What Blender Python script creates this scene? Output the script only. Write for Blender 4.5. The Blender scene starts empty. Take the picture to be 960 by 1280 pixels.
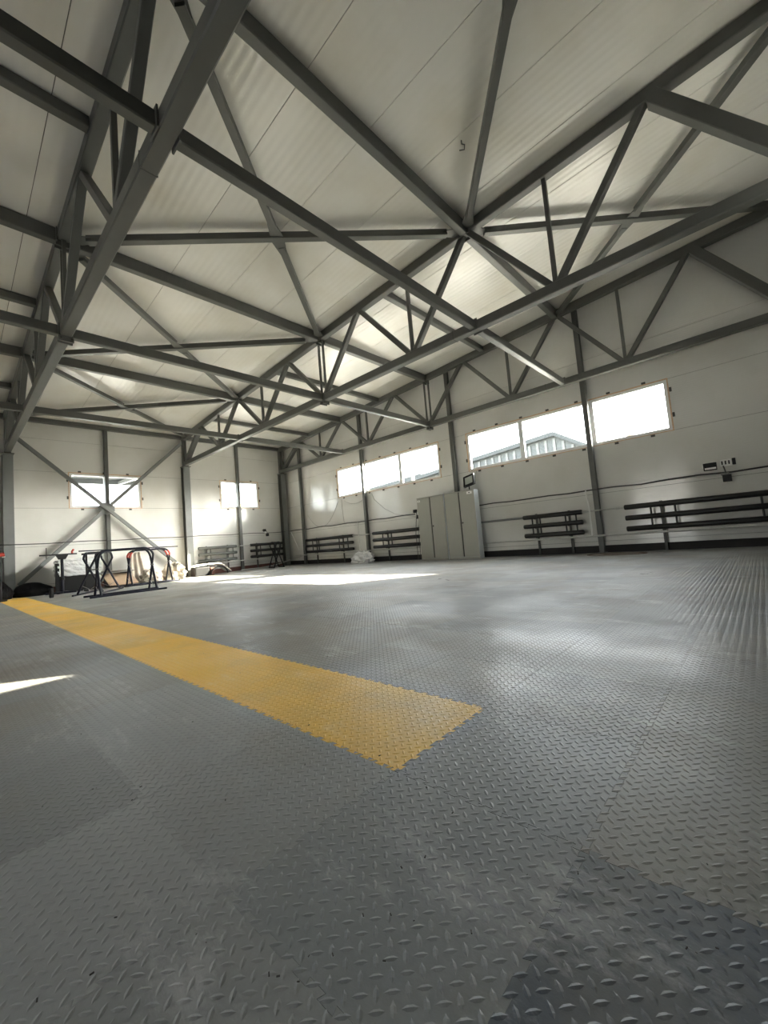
import bpy, bmesh, math, random
from mathutils import Vector, Matrix
import numpy as np

random.seed(7)
SC = bpy.context.scene
COL = SC.collection

# ------------------------------------------------------------------ camera
CAM = Vector((15.04, 0.0, 0.665))
YAW, PITCH, ROLL, FPX = -0.745, 0.071, -0.084, 510.5
_d = Vector((math.sin(YAW) * math.cos(PITCH), math.cos(YAW) * math.cos(PITCH), math.sin(PITCH)))
_r = Vector((math.cos(YAW), -math.sin(YAW), 0))
_u = _r.cross(_d)
_r2 = _r * math.cos(ROLL) + _u * math.sin(ROLL)
_u2 = -_r * math.sin(ROLL) + _u * math.cos(ROLL)
cam_data = bpy.data.cameras.new('camera')
cam = bpy.data.objects.new('camera', cam_data)
COL.objects.link(cam)
M3 = Matrix((_r2, _u2, -_d)).transposed()
cam.matrix_world = Matrix.Translation(CAM) @ M3.to_4x4()
cam_data.sensor_fit = 'VERTICAL'
cam_data.sensor_height = 32.0
cam_data.lens = FPX / 1280.0 * 32.0
cam_data.clip_start = 0.02
cam_data.clip_end = 500
SC.camera = cam

# ------------------------------------------------------------------ light
SUN_DIR = Vector((-0.75, -1.0, -0.604)).normalized()      # direction the light travels
EXPOSURE = 4.6
SKY_STRENGTH = 0.17
SUN_STRENGTH = 4.4
world = bpy.data.worlds.new('world')
SC.world = world
world.use_nodes = True
nt = world.node_tree
nt.nodes.clear()
sky = nt.nodes.new('ShaderNodeTexSky')
sky.sky_type = 'NISHITA'
sky.sun_disc = False
sky.sun_elevation = math.radians(25.8)
sky.sun_rotation = math.atan2(-SUN_DIR.x, -SUN_DIR.y)
sky.air_density = 1.0
sky.dust_density = 3.5
sky.ozone_density = 0.6
bg = nt.nodes.new('ShaderNodeBackground')
bg.inputs['Strength'].default_value = SKY_STRENGTH
out = nt.nodes.new('ShaderNodeOutputWorld')
hs = nt.nodes.new('ShaderNodeHueSaturation'); hs.inputs['Saturation'].default_value = 0.25
nt.links.new(sky.outputs[0], hs.inputs['Color']); nt.links.new(hs.outputs[0], bg.inputs[0])
nt.links.new(bg.outputs[0], out.inputs[0])

sun_data = bpy.data.lights.new('sun', 'SUN')
sun_data.energy = SUN_STRENGTH
sun_data.angle = math.radians(0.53)
sun_data.color = (1.0, 0.90, 0.73)
sun = bpy.data.objects.new('sun', sun_data)
sun.rotation_euler = SUN_DIR.to_track_quat('-Z', 'Y').to_euler()
sun.location = (30, 40, 30)
COL.objects.link(sun)

vs = SC.view_settings
vs.view_transform = 'Standard'
vs.look = 'None'
vs.exposure = EXPOSURE
vs.gamma = 1.0
vs.use_curve_mapping = False
SC.cycles.use_denoising = True
SC.cycles.max_bounces = 12
SC.cycles.diffuse_bounces = 7
SC.cycles.glossy_bounces = 4
SC.cycles.transparent_max_bounces = 16
SC.cycles.sample_clamp_indirect = 12.0
SC.cycles.caustics_reflective = False
SC.cycles.caustics_refractive = False

# ------------------------------------------------------------------ dimensions (metres)
LW = 0.0            # left wall plane x
GW = 10.13          # gable wall plane y
RW = 16.25          # high side wall x
BW = -5.0           # wall behind the camera y
K = 0.0592          # roof slope
def roof_z(x): return 5.03 + K * x          # underside of the roof panels
X0, DX = 0.314, 2.59
def nx(i): return X0 + DX * i
YC, YB, YA = 1.19, 5.88, 9.86
ZB = 3.995                                     # bottom chord centre
def ztop(x): return roof_z(x) - 0.095          # top chord centre
TILE = 0.513
TX0, TY0 = 14.69, 0.885                        # a tile corner
COURSES = [0.0, 0.25, 1.33, 2.41, 3.49, 4.45]

# ------------------------------------------------------------------ materials
def mat(name, col, rough=0.5, metal=0.0, spec=0.5, noise=None, bump=None, coat=0.0):
    """noise=(scale, amount, second colour); bump=(scale, strength)"""
    m = bpy.data.materials.new(name)
    m.use_nodes = True
    n = m.node_tree.nodes; l = m.node_tree.links
    b = n['Principled BSDF']
    b.inputs['Base Color'].default_value = (*col, 1)
    b.inputs['Roughness'].default_value = rough
    b.inputs['Metallic'].default_value = metal
    b.inputs['Specular IOR Level'].default_value = spec
    b.inputs['Coat Weight'].default_value = coat
    if noise or bump:
        g = n.new('ShaderNodeNewGeometry')
    if noise:
        t = n.new('ShaderNodeTexNoise'); t.inputs['Scale'].default_value = noise[0]
        t.inputs['Detail'].default_value = 6; t.inputs['Roughness'].default_value = 0.65
        l.new(g.outputs['Position'], t.inputs['Vector'])
        r = n.new('ShaderNodeValToRGB')
        r.color_ramp.elements[0].position = 0.35; r.color_ramp.elements[1].position = 0.7
        r.color_ramp.elements[0].color = (*col, 1)
        c2 = noise[2]; a = noise[1]
        r.color_ramp.elements[1].color = (*[col[k] * (1 - a) + c2[k] * a for k in range(3)], 1)
        l.new(t.outputs[0], r.inputs[0]); l.new(r.outputs[0], b.inputs['Base Color'])
    if bump:
        t2 = n.new('ShaderNodeTexNoise'); t2.inputs['Scale'].default_value = bump[0]; t2.inputs['Detail'].default_value = 4
        l.new(g.outputs['Position'], t2.inputs['Vector'])
        bp = n.new('ShaderNodeBump'); bp.inputs['Strength'].default_value = bump[1]; bp.inputs['Distance'].default_value = 0.02
        l.new(t2.outputs[0], bp.inputs['Height']); l.new(bp.outputs[0], b.inputs['Normal'])
    return m

def panel_mat(name, col, axis, rough, dirt, period=0.05, strength=0.12):
    """painted sandwich-panel sheet: fine rolled lines running along the panel"""
    m = mat(name, col, rough, noise=None)
    n = m.node_tree.nodes; l = m.node_tree.links; b = n['Principled BSDF']
    g = n.new('ShaderNodeNewGeometry')
    sx = n.new('ShaderNodeSeparateXYZ'); l.new(g.outputs['Position'], sx.inputs[0])
    mul = n.new('ShaderNodeMath'); mul.operation = 'MULTIPLY'; mul.inputs[1].default_value = 2 * math.pi / period
    l.new(sx.outputs[axis], mul.inputs[0])
    sn = n.new('ShaderNodeMath'); sn.operation = 'SINE'; l.new(mul.outputs[0], sn.inputs[0])
    # slow waviness of the thin sheet
    mp = n.new('ShaderNodeMapping')
    sc = [0.6, 0.6, 0.6]; sc[axis] = 7.0
    mp.inputs['Scale'].default_value = sc
    l.new(g.outputs['Position'], mp.inputs[0])
    nz = n.new('ShaderNodeTexNoise'); nz.inputs['Scale'].default_value = 1.0; nz.inputs['Detail'].default_value = 3
    l.new(mp.outputs[0], nz.inputs['Vector'])
    ad = n.new('ShaderNodeMath'); ad.operation = 'MULTIPLY_ADD'; ad.inputs[1].default_value = 3.5
    l.new(nz.outputs[0], ad.inputs[0]); l.new(sn.outputs[0], ad.inputs[2])
    bp = n.new('ShaderNodeBump'); bp.inputs['Strength'].default_value = strength; bp.inputs['Distance'].default_value = 0.004
    l.new(ad.outputs[0], bp.inputs['Height']); l.new(bp.outputs[0], b.inputs['Normal'])
    d = n.new('ShaderNodeTexNoise'); d.inputs['Scale'].default_value = 0.9; d.inputs['Detail'].default_value = 7
    l.new(g.outputs['Position'], d.inputs['Vector'])
    r = n.new('ShaderNodeValToRGB')
    r.color_ramp.elements[0].position = 0.42; r.color_ramp.elements[1].position = 0.78
    r.color_ramp.elements[0].color = (*col, 1); r.color_ramp.elements[1].color = (*dirt, 1)
    l.new(d.outputs[0], r.inputs[0]); l.new(r.outputs[0], b.inputs['Base Color'])
    return m

def floor_mat(name, base, use_obj, dust, scuff):
    m = mat(name, base, 0.4)
    n = m.node_tree.nodes; l = m.node_tree.links; b = n['Principled BSDF']
    g = n.new('ShaderNodeNewGeometry')
    def noise(scale, detail=6, stretch=None, w=0.6):
        t = n.new('ShaderNodeTexNoise'); t.inputs['Scale'].default_value = scale; t.inputs['Detail'].default_value = detail
        t.inputs['Roughness'].default_value = w
        if stretch:
            mp = n.new('ShaderNodeMapping'); mp.inputs['Scale'].default_value = stretch
            mp.inputs['Rotation'].default_value = (0, 0, 0.5)
            l.new(g.outputs['Position'], mp.inputs[0]); l.new(mp.outputs[0], t.inputs['Vector'])
        else:
            l.new(g.outputs['Position'], t.inputs['Vector'])
        return t.outputs[0]
    def ramp(v, a, c):
        r = n.new('ShaderNodeMapRange'); r.inputs['From Min'].default_value = a; r.inputs['From Max'].default_value = c
        r.clamp = True
        l.new(v, r.inputs['Value']); return r.outputs['Result']
    def mix(f, a, c):
        x = n.new('ShaderNodeMix'); x.data_type = 'RGBA'
        if isinstance(f, float): x.inputs[0].default_value = f
        else: l.new(f, x.inputs[0])
        for i, v in ((6, a), (7, c)):
            if isinstance(v, tuple): x.inputs[i].default_value = (*v, 1)
            else: l.new(v, x.inputs[i])
        return x.outputs[2]
    if use_obj:
        oi = n.new('ShaderNodeObjectInfo'); col = oi.outputs['Color']
    else:
        col = base
    dustf = ramp(noise(0.75, 10, None, 0.68), 0.47, 0.64)
    ml = n.new('ShaderNodeMath'); ml.operation = 'MULTIPLY'; ml.inputs[1].default_value = 0.75; l.new(dustf, ml.inputs[0])
    c1 = mix(ml.outputs[0], col, dust)
    sf = ramp(noise(1.7, 12, (1, 2.4, 1), 0.78), 0.55, 0.68)
    m2 = n.new('ShaderNodeMath'); m2.operation = 'MULTIPLY'; m2.inputs[1].default_value = 0.6; l.new(sf, m2.inputs[0])
    c2 = mix(m2.outputs[0], c1, scuff)
    fine = ramp(noise(60, 3), 0.3, 0.75)
    m3 = n.new('ShaderNodeMath'); m3.operation = 'MULTIPLY'; m3.inputs[1].default_value = 0.18; l.new(fine, m3.inputs[0])
    c3 = mix(m3.outputs[0], c2, tuple(v * 0.45 for v in base))
    l.new(c3, b.inputs['Base Color'])
    rr = n.new('ShaderNodeMapRange'); rr.inputs['From Min'].default_value = 0.3; rr.inputs['From Max'].default_value = 0.75
    rr.inputs['To Min'].default_value = 0.27; rr.inputs['To Max'].default_value = 0.62
    l.new(noise(1.1, 8), rr.inputs['Value']); l.new(rr.outputs['Result'], b.inputs['Roughness'])
    bp = n.new('ShaderNodeBump'); bp.inputs['Strength'].default_value = 0.12; bp.inputs['Distance'].default_value = 0.003
    l.new(noise(150, 2), bp.inputs['Height']); l.new(bp.outputs[0], b.inputs['Normal'])
    return m

def glass_mat():
    m = bpy.data.materials.new('window_glass'); m.use_nodes = True
    n = m.node_tree.nodes; l = m.node_tree.links; n.clear()
    o = n.new('ShaderNodeOutputMaterial'); mx = n.new('ShaderNodeMixShader')
    t = n.new('ShaderNodeBsdfTransparent'); t.inputs[0].default_value = (0.95, 0.97, 0.96, 1)
    gl = n.new('ShaderNodeBsdfGlossy'); gl.inputs['Roughness'].default_value = 0.02
    lw = n.new('ShaderNodeLayerWeight'); lw.inputs[0].default_value = 0.5
    pw = n.new('ShaderNodeMath'); pw.operation = 'POWER'; pw.inputs[1].default_value = 5.0; l.new(lw.outputs['Facing'], pw.inputs[0])
    f = n.new('ShaderNodeMath'); f.operation = 'MULTIPLY_ADD'; f.inputs[1].default_value = 0.8; f.inputs[2].default_value = 0.04
    l.new(pw.outputs[0], f.inputs[0])
    l.new(f.outputs[0], mx.inputs[0]); l.new(t.outputs[0], mx.inputs[1]); l.new(gl.outputs[0], mx.inputs[2]); l.new(mx.outputs[0], o.inputs[0])
    return m

def film_mat(name, col, alpha):
    m = bpy.data.materials.new(name); m.use_nodes = True
    n = m.node_tree.nodes; l = m.node_tree.links
    b = n['Principled BSDF']
    b.inputs['Base Color'].default_value = (*col, 1); b.inputs['Roughness'].default_value = 0.22
    b.inputs['Alpha'].default_value = alpha
    return m

M = dict(
    steel=mat('steel_grey_paint', (0.105, 0.108, 0.10), 0.40, noise=(3.0, 0.35, (0.07, 0.07, 0.062))),
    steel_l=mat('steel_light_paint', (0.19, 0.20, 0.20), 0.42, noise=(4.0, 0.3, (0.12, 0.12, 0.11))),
    wall=panel_mat('wall_panel_white', (0.72, 0.715, 0.69), 2, 0.10, (0.62, 0.61, 0.57), 0.045, 0.10),
    roof=panel_mat('roof_panel_white', (0.78, 0.77, 0.73), 1, 0.24, (0.66, 0.63, 0.55), 0.105, 0.17),
    wall_d=mat('dark_cladding', (0.16, 0.16, 0.155), 0.5),
    backing=mat('joint_backing_dark', (0.10, 0.10, 0.09), 0.8),  # dark core behind the panels, seen in their joints
    tile=floor_mat('pvc_tile_grey', (0.27, 0.275, 0.27), True, (0.245, 0.22, 0.175), (0.58, 0.58, 0.57)),
    tile_far=floor_mat('pvc_tile_grey_far', (0.27, 0.275, 0.27), False, (0.245, 0.22, 0.175), (0.58, 0.58, 0.57)),
    tile_y=floor_mat('pvc_tile_yellow', (0.92, 0.56, 0.09), False, (0.62, 0.43, 0.15), (0.92, 0.70, 0.32)),
    slab=mat('floor_slab_dark', (0.03, 0.03, 0.03), 0.8),
    pvc=mat('white_pvc_frame', (0.80, 0.80, 0.80), 0.35),
    glass=glass_mat(),
    foam=mat('mounting_foam_orange', (0.70, 0.50, 0.34), 0.8, noise=(30, 0.6, (0.42, 0.26, 0.15)), bump=(60, 0.5)),
    clip=mat('bracket_dark', (0.05, 0.05, 0.045), 0.5),
    heater=mat('heater_dark_paint', (0.009, 0.009, 0.009), 0.42, noise=(6, 0.4, (0.018, 0.018, 0.016))),
    heater_g=mat('heater_grey_paint', (0.10, 0.105, 0.10), 0.45, noise=(6, 0.4, (0.06, 0.06, 0.055))),
    pipe=mat('pale_pipe', (0.55, 0.55, 0.53), 0.35, noise=(8, 0.4, (0.3, 0.29, 0.27))),
    cable=mat('dark_cable', (0.05, 0.05, 0.048), 0.5),
    wire=mat('grey_wire', (0.33, 0.32, 0.30), 0.6),
    cab=mat('cabinet_grey_paint', (0.37, 0.37, 0.33), 0.35, noise=(2.5, 0.25, (0.28, 0.28, 0.25))),
    cab_body_lit=mat('cabinet_body_lit', (0.66, 0.70, 0.72), 0.3),  # body paler than the doors: light on the right side put into colour
    cab_side=mat('cabinet_gap_black', (0.02, 0.02, 0.02), 0.6),
    white=mat('white_plastic', (0.8, 0.8, 0.78), 0.4),
    black=mat('black_plastic', (0.004, 0.004, 0.0045), 0.5, spec=0.3),
    ink=mat('black_print', (0.01, 0.01, 0.01), 0.6),
    navy=mat('navy_tube_paint', (0.005, 0.006, 0.014), 0.45, spec=0.3),
    red=mat('red_tape', (0.50, 0.07, 0.045), 0.5),
    card=mat('cardboard_brown', (0.40, 0.29, 0.20), 0.8, noise=(5, 0.4, (0.3, 0.2, 0.13))),
    film=film_mat('clear_wrapping_film', (0.85, 0.87, 0.88), 0.75),
    film_w=mat('milky_film', (0.55, 0.50, 0.43), 0.35, noise=(4, 0.5, (0.45, 0.36, 0.27)), bump=(6, 0.5)),
    film_c=mat('white_crumpled_bag', (0.78, 0.78, 0.78), 0.4, bump=(9, 0.5)),
    bumper=mat('white_body_panel', (0.78, 0.76, 0.70), 0.25),
    tarp=mat('black_tarp', (0.0025, 0.0025, 0.003), 0.8, spec=0.15, bump=(5, 0.5)),
    plinth=mat('plinth_black', (0.02, 0.019, 0.018), 0.8, noise=(4, 0.5, (0.04, 0.035, 0.03))),
    brick=mat('plinth_red_brown', (0.13, 0.045, 0.032), 0.8, noise=(8, 0.6, (0.05, 0.03, 0.025))),
    lens=mat('floodlight_glass', (0.42, 0.44, 0.42), 0.15),
    rust=mat('rust_stain', (0.16, 0.10, 0.065), 0.8, noise=(9, 0.6, (0.07, 0.05, 0.04))),
    asphalt=mat('yard_concrete', (0.50, 0.49, 0.46), 0.9, noise=(0.4, 0.5, (0.4, 0.39, 0.36))),
    clad=mat('ribbed_cladding', (0.062, 0.068, 0.070), 0.5, spec=0.2),
    rib=mat('cladding_rib_pale', (0.11, 0.115, 0.115), 0.5, spec=0.2),
    cladroof=mat('cladding_roof', (0.045, 0.05, 0.052), 0.6, spec=0.2),
    bark=mat('pole_wood', (0.20, 0.17, 0.14), 0.9),
    leaf=mat('autumn_leaves', (0.40, 0.36, 0.07), 0.8, noise=(2, 0.7, (0.18, 0.26, 0.06))),
    debris=mat('floor_chips', (0.05, 0.045, 0.04), 0.8),
)

# ------------------------------------------------------------------ mesh helpers
class MB:
    def __init__(s): s.v = []; s.f = []; s.sm = []
    def add(s, vs, fs, smooth=False):
        o = len(s.v); s.v += [tuple(v) for v in vs]
        for f in fs: s.f.append(tuple(o + i for i in f)); s.sm.append(smooth)
        return s
    def box(s, x0, x1, y0, y1, z0, z1, top=None):
        vs = [(x0, y0, z0), (x1, y0, z0), (x1, y1, z0), (x0, y1, z0), (x0, y0, z1), (x1, y0, z1), (x1, y1, z1), (x0, y1, z1)]
        if top: vs = vs[:4] + [(x, y, top(x, y)) for x, y, _ in vs[4:]]
        return s.add(vs, [(3, 2, 1, 0), (4, 5, 6, 7), (0, 1, 5, 4), (1, 2, 6, 5), (2, 3, 7, 6), (3, 0, 4, 7)])
    def bar(s, a, b, w, h, up=(0, 0, 1), bevel=0.0):
        """rectangular bar from a to b; h measured along 'up', w across"""
        a = Vector(a); b = Vector(b); t = (b - a).normalized(); up = Vector(up)
        sd = t.cross(up)
        if sd.length < 1e-4: sd = t.cross(Vector((0, 1, 0)))
        sd.normalize(); uu = sd.cross(t).normalized()
        if bevel:
            c = bevel
            pr = [(-w/2 + c, -h/2), (w/2 - c, -h/2), (w/2, -h/2 + c), (w/2, h/2 - c), (w/2 - c, h/2), (-w/2 + c, h/2), (-w/2, h/2 - c), (-w/2, -h/2 + c)]
        else:
            pr = [(-w/2, -h/2), (w/2, -h/2), (w/2, h/2), (-w/2, h/2)]
        k = len(pr)
        vs = [a + sd * p + uu * q for p, q in pr] + [b + sd * p + uu * q for p, q in pr]
        fs = [tuple(reversed(range(k))), tuple(range(k, 2 * k))] + [(i, (i + 1) % k, k + (i + 1) % k, k + i) for i in range(k)]
        return s.add(vs, [tuple(reversed(f)) for f in fs])
    def angle(s, a, b, w, th, up=(0, 0, 1), flip=1):
        """L section"""
        a = Vector(a); b = Vector(b); t = (b - a).normalized(); up = Vector(up)
        sd = t.cross(up).normalized() * flip; uu = up - t * up.dot(t); uu.normalize()
        pr = [(0, 0), (w, 0), (w, th), (th, th), (th, w), (0, w)]
        vs = [a + sd * p + uu * q for p, q in pr] + [b + sd * p + uu * q for p, q in pr]
        k = 6
        fs = [(0, 1, 2, 3), (0, 3, 4, 5), (9, 8, 7, 6), (11, 10, 9, 6)] + [(i, (i + 1) % k, k + (i + 1) % k, k + i) for i in range(k)]
        return s.add(vs, fs)
    def tube(s, pts, r, n=8, cap=True, closed=False):
        pts = [Vector(p) for p in pts]; m = len(pts); rings = []
        prev = None
        for i, p in enumerate(pts):
            if i == 0: t = pts[1] - pts[0]
            elif i == m - 1: t = pts[-1] - pts[-2]
            else: t = (pts[i + 1] - p).normalized() + (p - pts[i - 1]).normalized()
            t.normalize()
            if prev is None:
                ref = Vector((0, 0, 1)) if abs(t.z) < 0.9 else Vector((1, 0, 0))
                sd = t.cross(ref).normalized()
            else:
                sd = (prev - t * prev.dot(t)).normalized()
            prev = sd; uu = sd.cross(t)
            rr = r[i] if isinstance(r, (list, tuple)) else r
            rings.append([p + sd * math.cos(2 * math.pi * k / n) * rr + uu * math.sin(2 * math.pi * k / n) * rr for k in range(n)])
        vs = [v for ring in rings for v in ring]
        fs = []
        for i in range(m - 1):
            for k in range(n):
                fs.append((i * n + k, i * n + (k + 1) % n, (i + 1) * n + (k + 1) % n, (i + 1) * n + k))
        s.add(vs, [tuple(reversed(f)) for f in fs], True)
        if cap:
            s.add(rings[0], [tuple(range(n))]); s.add(rings[-1], [tuple(reversed(range(n)))])
        return s
    def prism(s, poly, axis, c0, c1):
        """extrude polygon [(p,q)] along axis 0/1/2 from c0 to c1"""
        def P(p, q, c):
            return {0: (c, p, q), 1: (p, c, q), 2: (p, q, c)}[axis]
        k = len(poly)
        vs = [P(p, q, c0) for p, q in poly] + [P(p, q, c1) for p, q in poly]
        fs = [tuple(reversed(range(k))), tuple(range(k, 2 * k))] + [(i, (i + 1) % k, k + (i + 1) % k, k + i) for i in range(k)]
        return s.add(vs, fs)
    def build(s, name, material, parent=None, fix=True, bevel=0.0):
        me = bpy.data.meshes.new(name)
        off = Vector((0, 0, 0))
        p = parent
        while p is not None: off += p.location; p = p.parent
        me.from_pydata([tuple(Vector(v) - off) for v in s.v], [], s.f)
        me.polygons.foreach_set('use_smooth', s.sm)
        if fix:
            bm = bmesh.new(); bm.from_mesh(me); bmesh.ops.recalc_face_normals(bm, faces=bm.faces); bm.to_mesh(me); bm.free()
        me.materials.append(M[material] if isinstance(material, str) else material)
        o = bpy.data.objects.new(name, me); COL.objects.link(o)
        if parent is not None: o.parent = parent
        if bevel:
            md = o.modifiers.new('bevel', 'BEVEL'); md.width = bevel; md.segments = 2; md.limit_method = 'ANGLE'
        return o

def tag(o, label, cat, group=None):
    o['label'] = label; o['category'] = cat
    if group: o['group'] = group
    return o
def thing(name, loc, label, cat, group=None):
    o = bpy.data.objects.new(name, None); o.empty_display_size = 0.2
    o.location = loc; COL.objects.link(o)
    return tag(o, label, cat, group)
def struct(o, label=None):
    o['kind'] = 'structure'
    if label: o['label'] = label
    return o
def copy_tree(o, loc, label, parent=None):
    c = o.copy(); COL.objects.link(c)
    if parent is None: c.location = loc; c['label'] = label
    else: c.parent = parent
    for ch in list(o.children): copy_tree(ch, None, None, c)
    return c

# ================================================================== THE SETTING
# ---- floor slab with interlocking PVC tiles
fl = struct(MB().box(-0.3, RW + 0.3, BW - 0.3, GW + 0.3, -0.25, -0.008).build('floor', 'slab'),
            'grey interlocking diamond plate tile floor with a yellow strip')

def tile_outline(inset=0.0005, tabs=8, depth=0.013):
    """closed outline of one puzzle-edged tile in local coordinates 0..TILE"""
    T = TILE; pts = []
    pit = T / tabs
    a, b = 0.30 * pit, 0.22 * pit       # half widths of a dovetail tab: outer / neck
    def edge(sign):
        e = []
        for k in range(tabs):
            c = (k + 0.5) * pit
            e += [(c - b, 0), (c - a, depth), (c + a, depth), (c + b, 0)]
        return e
    E = edge(1)
    bottom = [(t, d) for t, d in E]                        # notch going inwards (+y)
    right = [(T + d, t) for t, d in E]                     # tab going outwards
    top = [(t, T + d) for t, d in reversed(E)]             # tab going outwards
    left = [(d, t) for t, d in reversed(E)]                # notch going inwards
    pts = [(0, 0)] + bottom + [(T, 0)] + right + [(T, T)] + top + [(0, T)] + left
    # inset: shift along the local normals
    n = len(pts); res = []
    for i in range(n):
        p0 = Vector(pts[i - 1]); p1 = Vector(pts[i]); p2 = Vector(pts[(i + 1) % n])
        e1 = (p1 - p0).normalized(); e2 = (p2 - p1).normalized()
        nn = Vector((-e1.y - e2.y, e1.x + e2.x))
        if nn.length < 1e-6: nn = Vector((-e1.y, e1.x))
        nn.normalize()
        res.append((p1.x + nn.x * inset, p1.y + nn.y * inset))
    return res

NL = 15
def lug_arrays(level):
    """the raised lens-shaped lugs of one tile; two directions alternate"""
    L, W, H = 0.0265, 0.0092, 0.0014
    vs = []; fs = []
    pit = TILE / NL
    for i in range(NL):
        for j in range(NL):
            for q in range(2):
                cx = (i + (0.25 if q == 0 else 0.75)) * pit
                cy = (j + (0.25 if q == 0 else 0.75)) * pit
                an = math.radians(-45 if q == 0 else 45)
                if q == 0: an = math.radians(45)
                else: an = math.radians(-45)
                c, s = math.cos(an), math.sin(an)
                if level == 1:
                    loc = [(-L/2, 0, 0), (L/2, 0, 0), (-L/6, W/2, 0), (L/6, W/2, 0), (-L/6, -W/2, 0), (L/6, -W/2, 0), (-L/5, 0, H), (L/5, 0, H)]
                    fc = [(2, 6, 7, 3), (4, 5, 7, 6), (0, 6, 2), (0, 4, 6), (1, 3, 7), (1, 7, 5)]
                else:
                    loc = [(-L/2, 0, 0), (L/2, 0, 0), (0, W/2, 0), (0, -W/2, 0), (0, 0, H)]
                    fc = [(0, 4, 2), (2, 4, 1), (1, 4, 3), (3, 4, 0)]
                o = len(vs)
                vs += [(cx + x * c - y * s, cy + x * s + y * c, z + 0.0001) for x, y, z in loc]
                fs += [tuple(reversed([o + t for t in f])) for f in fc]
    return vs, fs

def tile_mesh(name, material, level=1):
    o = tile_outline(); n = len(o)
    vs = [(x, y, 0) for x, y in o] + [(x, y, -0.0079) for x, y in o]
    fs = [tuple(range(n))] + [(i, n + i, n + (i + 1) % n, (i + 1) % n) for i in range(n)]
    lv, lf = lug_arrays(level)
    b = len(vs)
    vs += lv; fs += [tuple(b + i for i in f) for f in lf]
    me = bpy.data.meshes.new(name); me.from_pydata(vs, [], fs)
    me.materials.append(M[material]); me.update()
    return me

tile_me = tile_mesh('floor_tile_grey', 'tile')
tile_ye = tile_mesh('floor_tile_yellow', 'tile_y')
def in_view(x, y, z=0.0, mg=40):
    q = Vector((x, y, z)) - CAM; dz = q.dot(_d)
    if dz < 0.15: return False
    u = 480 + FPX * q.dot(_r2) / dz; v = 640 - FPX * q.dot(_u2) / dz
    return -mg < u < 960 + mg and -mg < v < 1280 + mg
cells = []
i0 = math.floor((0 - TX0) / TILE); i1 = math.ceil((RW - TX0) / TILE)
j0 = math.floor((BW - TY0) / TILE); j1 = math.ceil((GW - TY0) / TILE)
for i in range(i0, i1):
    for j in range(j0, j1):
        x = TX0 + i * TILE; y = TY0 + j * TILE
        seen = any(in_view(x + a * TILE, y + b * TILE) for a in (0, .5, 1) for b in (0, .5, 1))
        dist = math.hypot(x + TILE / 2 - CAM.x, y + TILE / 2 - CAM.y)
        # the yellow strip is one row of tiles running to the left wall
        yellow = (j == 0 and i <= -2)
        cells.append((0 if seen else 1, dist, x, y, yellow, i, j))
cells.sort()
rng = random.Random(3)
near, rest = cells[:292], cells[292:]
yel_rest = [c for c in rest if c[4]]
near += yel_rest[:8]
rest = [c for c in rest if c not in near]
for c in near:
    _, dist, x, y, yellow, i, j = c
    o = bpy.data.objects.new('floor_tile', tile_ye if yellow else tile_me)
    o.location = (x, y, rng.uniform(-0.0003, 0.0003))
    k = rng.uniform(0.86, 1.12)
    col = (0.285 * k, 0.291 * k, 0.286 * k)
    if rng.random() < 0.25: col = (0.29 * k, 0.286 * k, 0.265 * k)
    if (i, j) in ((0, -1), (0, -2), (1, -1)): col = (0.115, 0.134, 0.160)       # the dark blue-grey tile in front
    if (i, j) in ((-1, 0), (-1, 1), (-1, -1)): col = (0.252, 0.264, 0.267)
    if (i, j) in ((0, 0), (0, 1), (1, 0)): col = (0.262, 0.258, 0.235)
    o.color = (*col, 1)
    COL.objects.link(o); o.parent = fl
# everything further away is one object: same tiles, simpler lugs
def far_tiles(name, lst, material):
    lv, lf = lug_arrays(0)
    base = np.array([(0.001, 0.001, 0), (TILE - .001, 0.001, 0), (TILE - .001, TILE - .001, 0), (0.001, TILE - .001, 0)])
    V = []; F = []; n = 0
    for _, dist, x, y, *_r in lst:
        vs = [(x + a, y + b, c) for a, b, c in base]
        fs = [(0, 1, 2, 3)]
        if dist < 10.0 and y > -0.6:
            vs += [(x + a, y + b, c) for a, b, c in lv]; fs += [tuple(4 + t for t in f) for f in lf]
        V += vs; F += [tuple(n + t for t in f) for f in fs]; n += len(vs)
    if not V: return
    me = bpy.data.meshes.new(name); me.from_pydata(V, [], F); me.materials.append(M[material]); me.update()
    o = bpy.data.objects.new(name, me); COL.objects.link(o); o.parent = fl
    o['kind'] = 'stuff'
far_tiles('floor_tile_field', [c for c in rest if not c[4]], 'tile_far')
far_tiles('floor_tile_strip', [c for c in rest if c[4]], 'tile_y')

# ---- wall and roof panels
TH = 0.10; GAP = 0.006
WIN_L = [(2.556, 4.477), (7.195, 8.795)]
WIN_G = [(3.426, 8.135), (9.109, 13.889)]
ZW0, ZW1 = 2.425, 3.497
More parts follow.
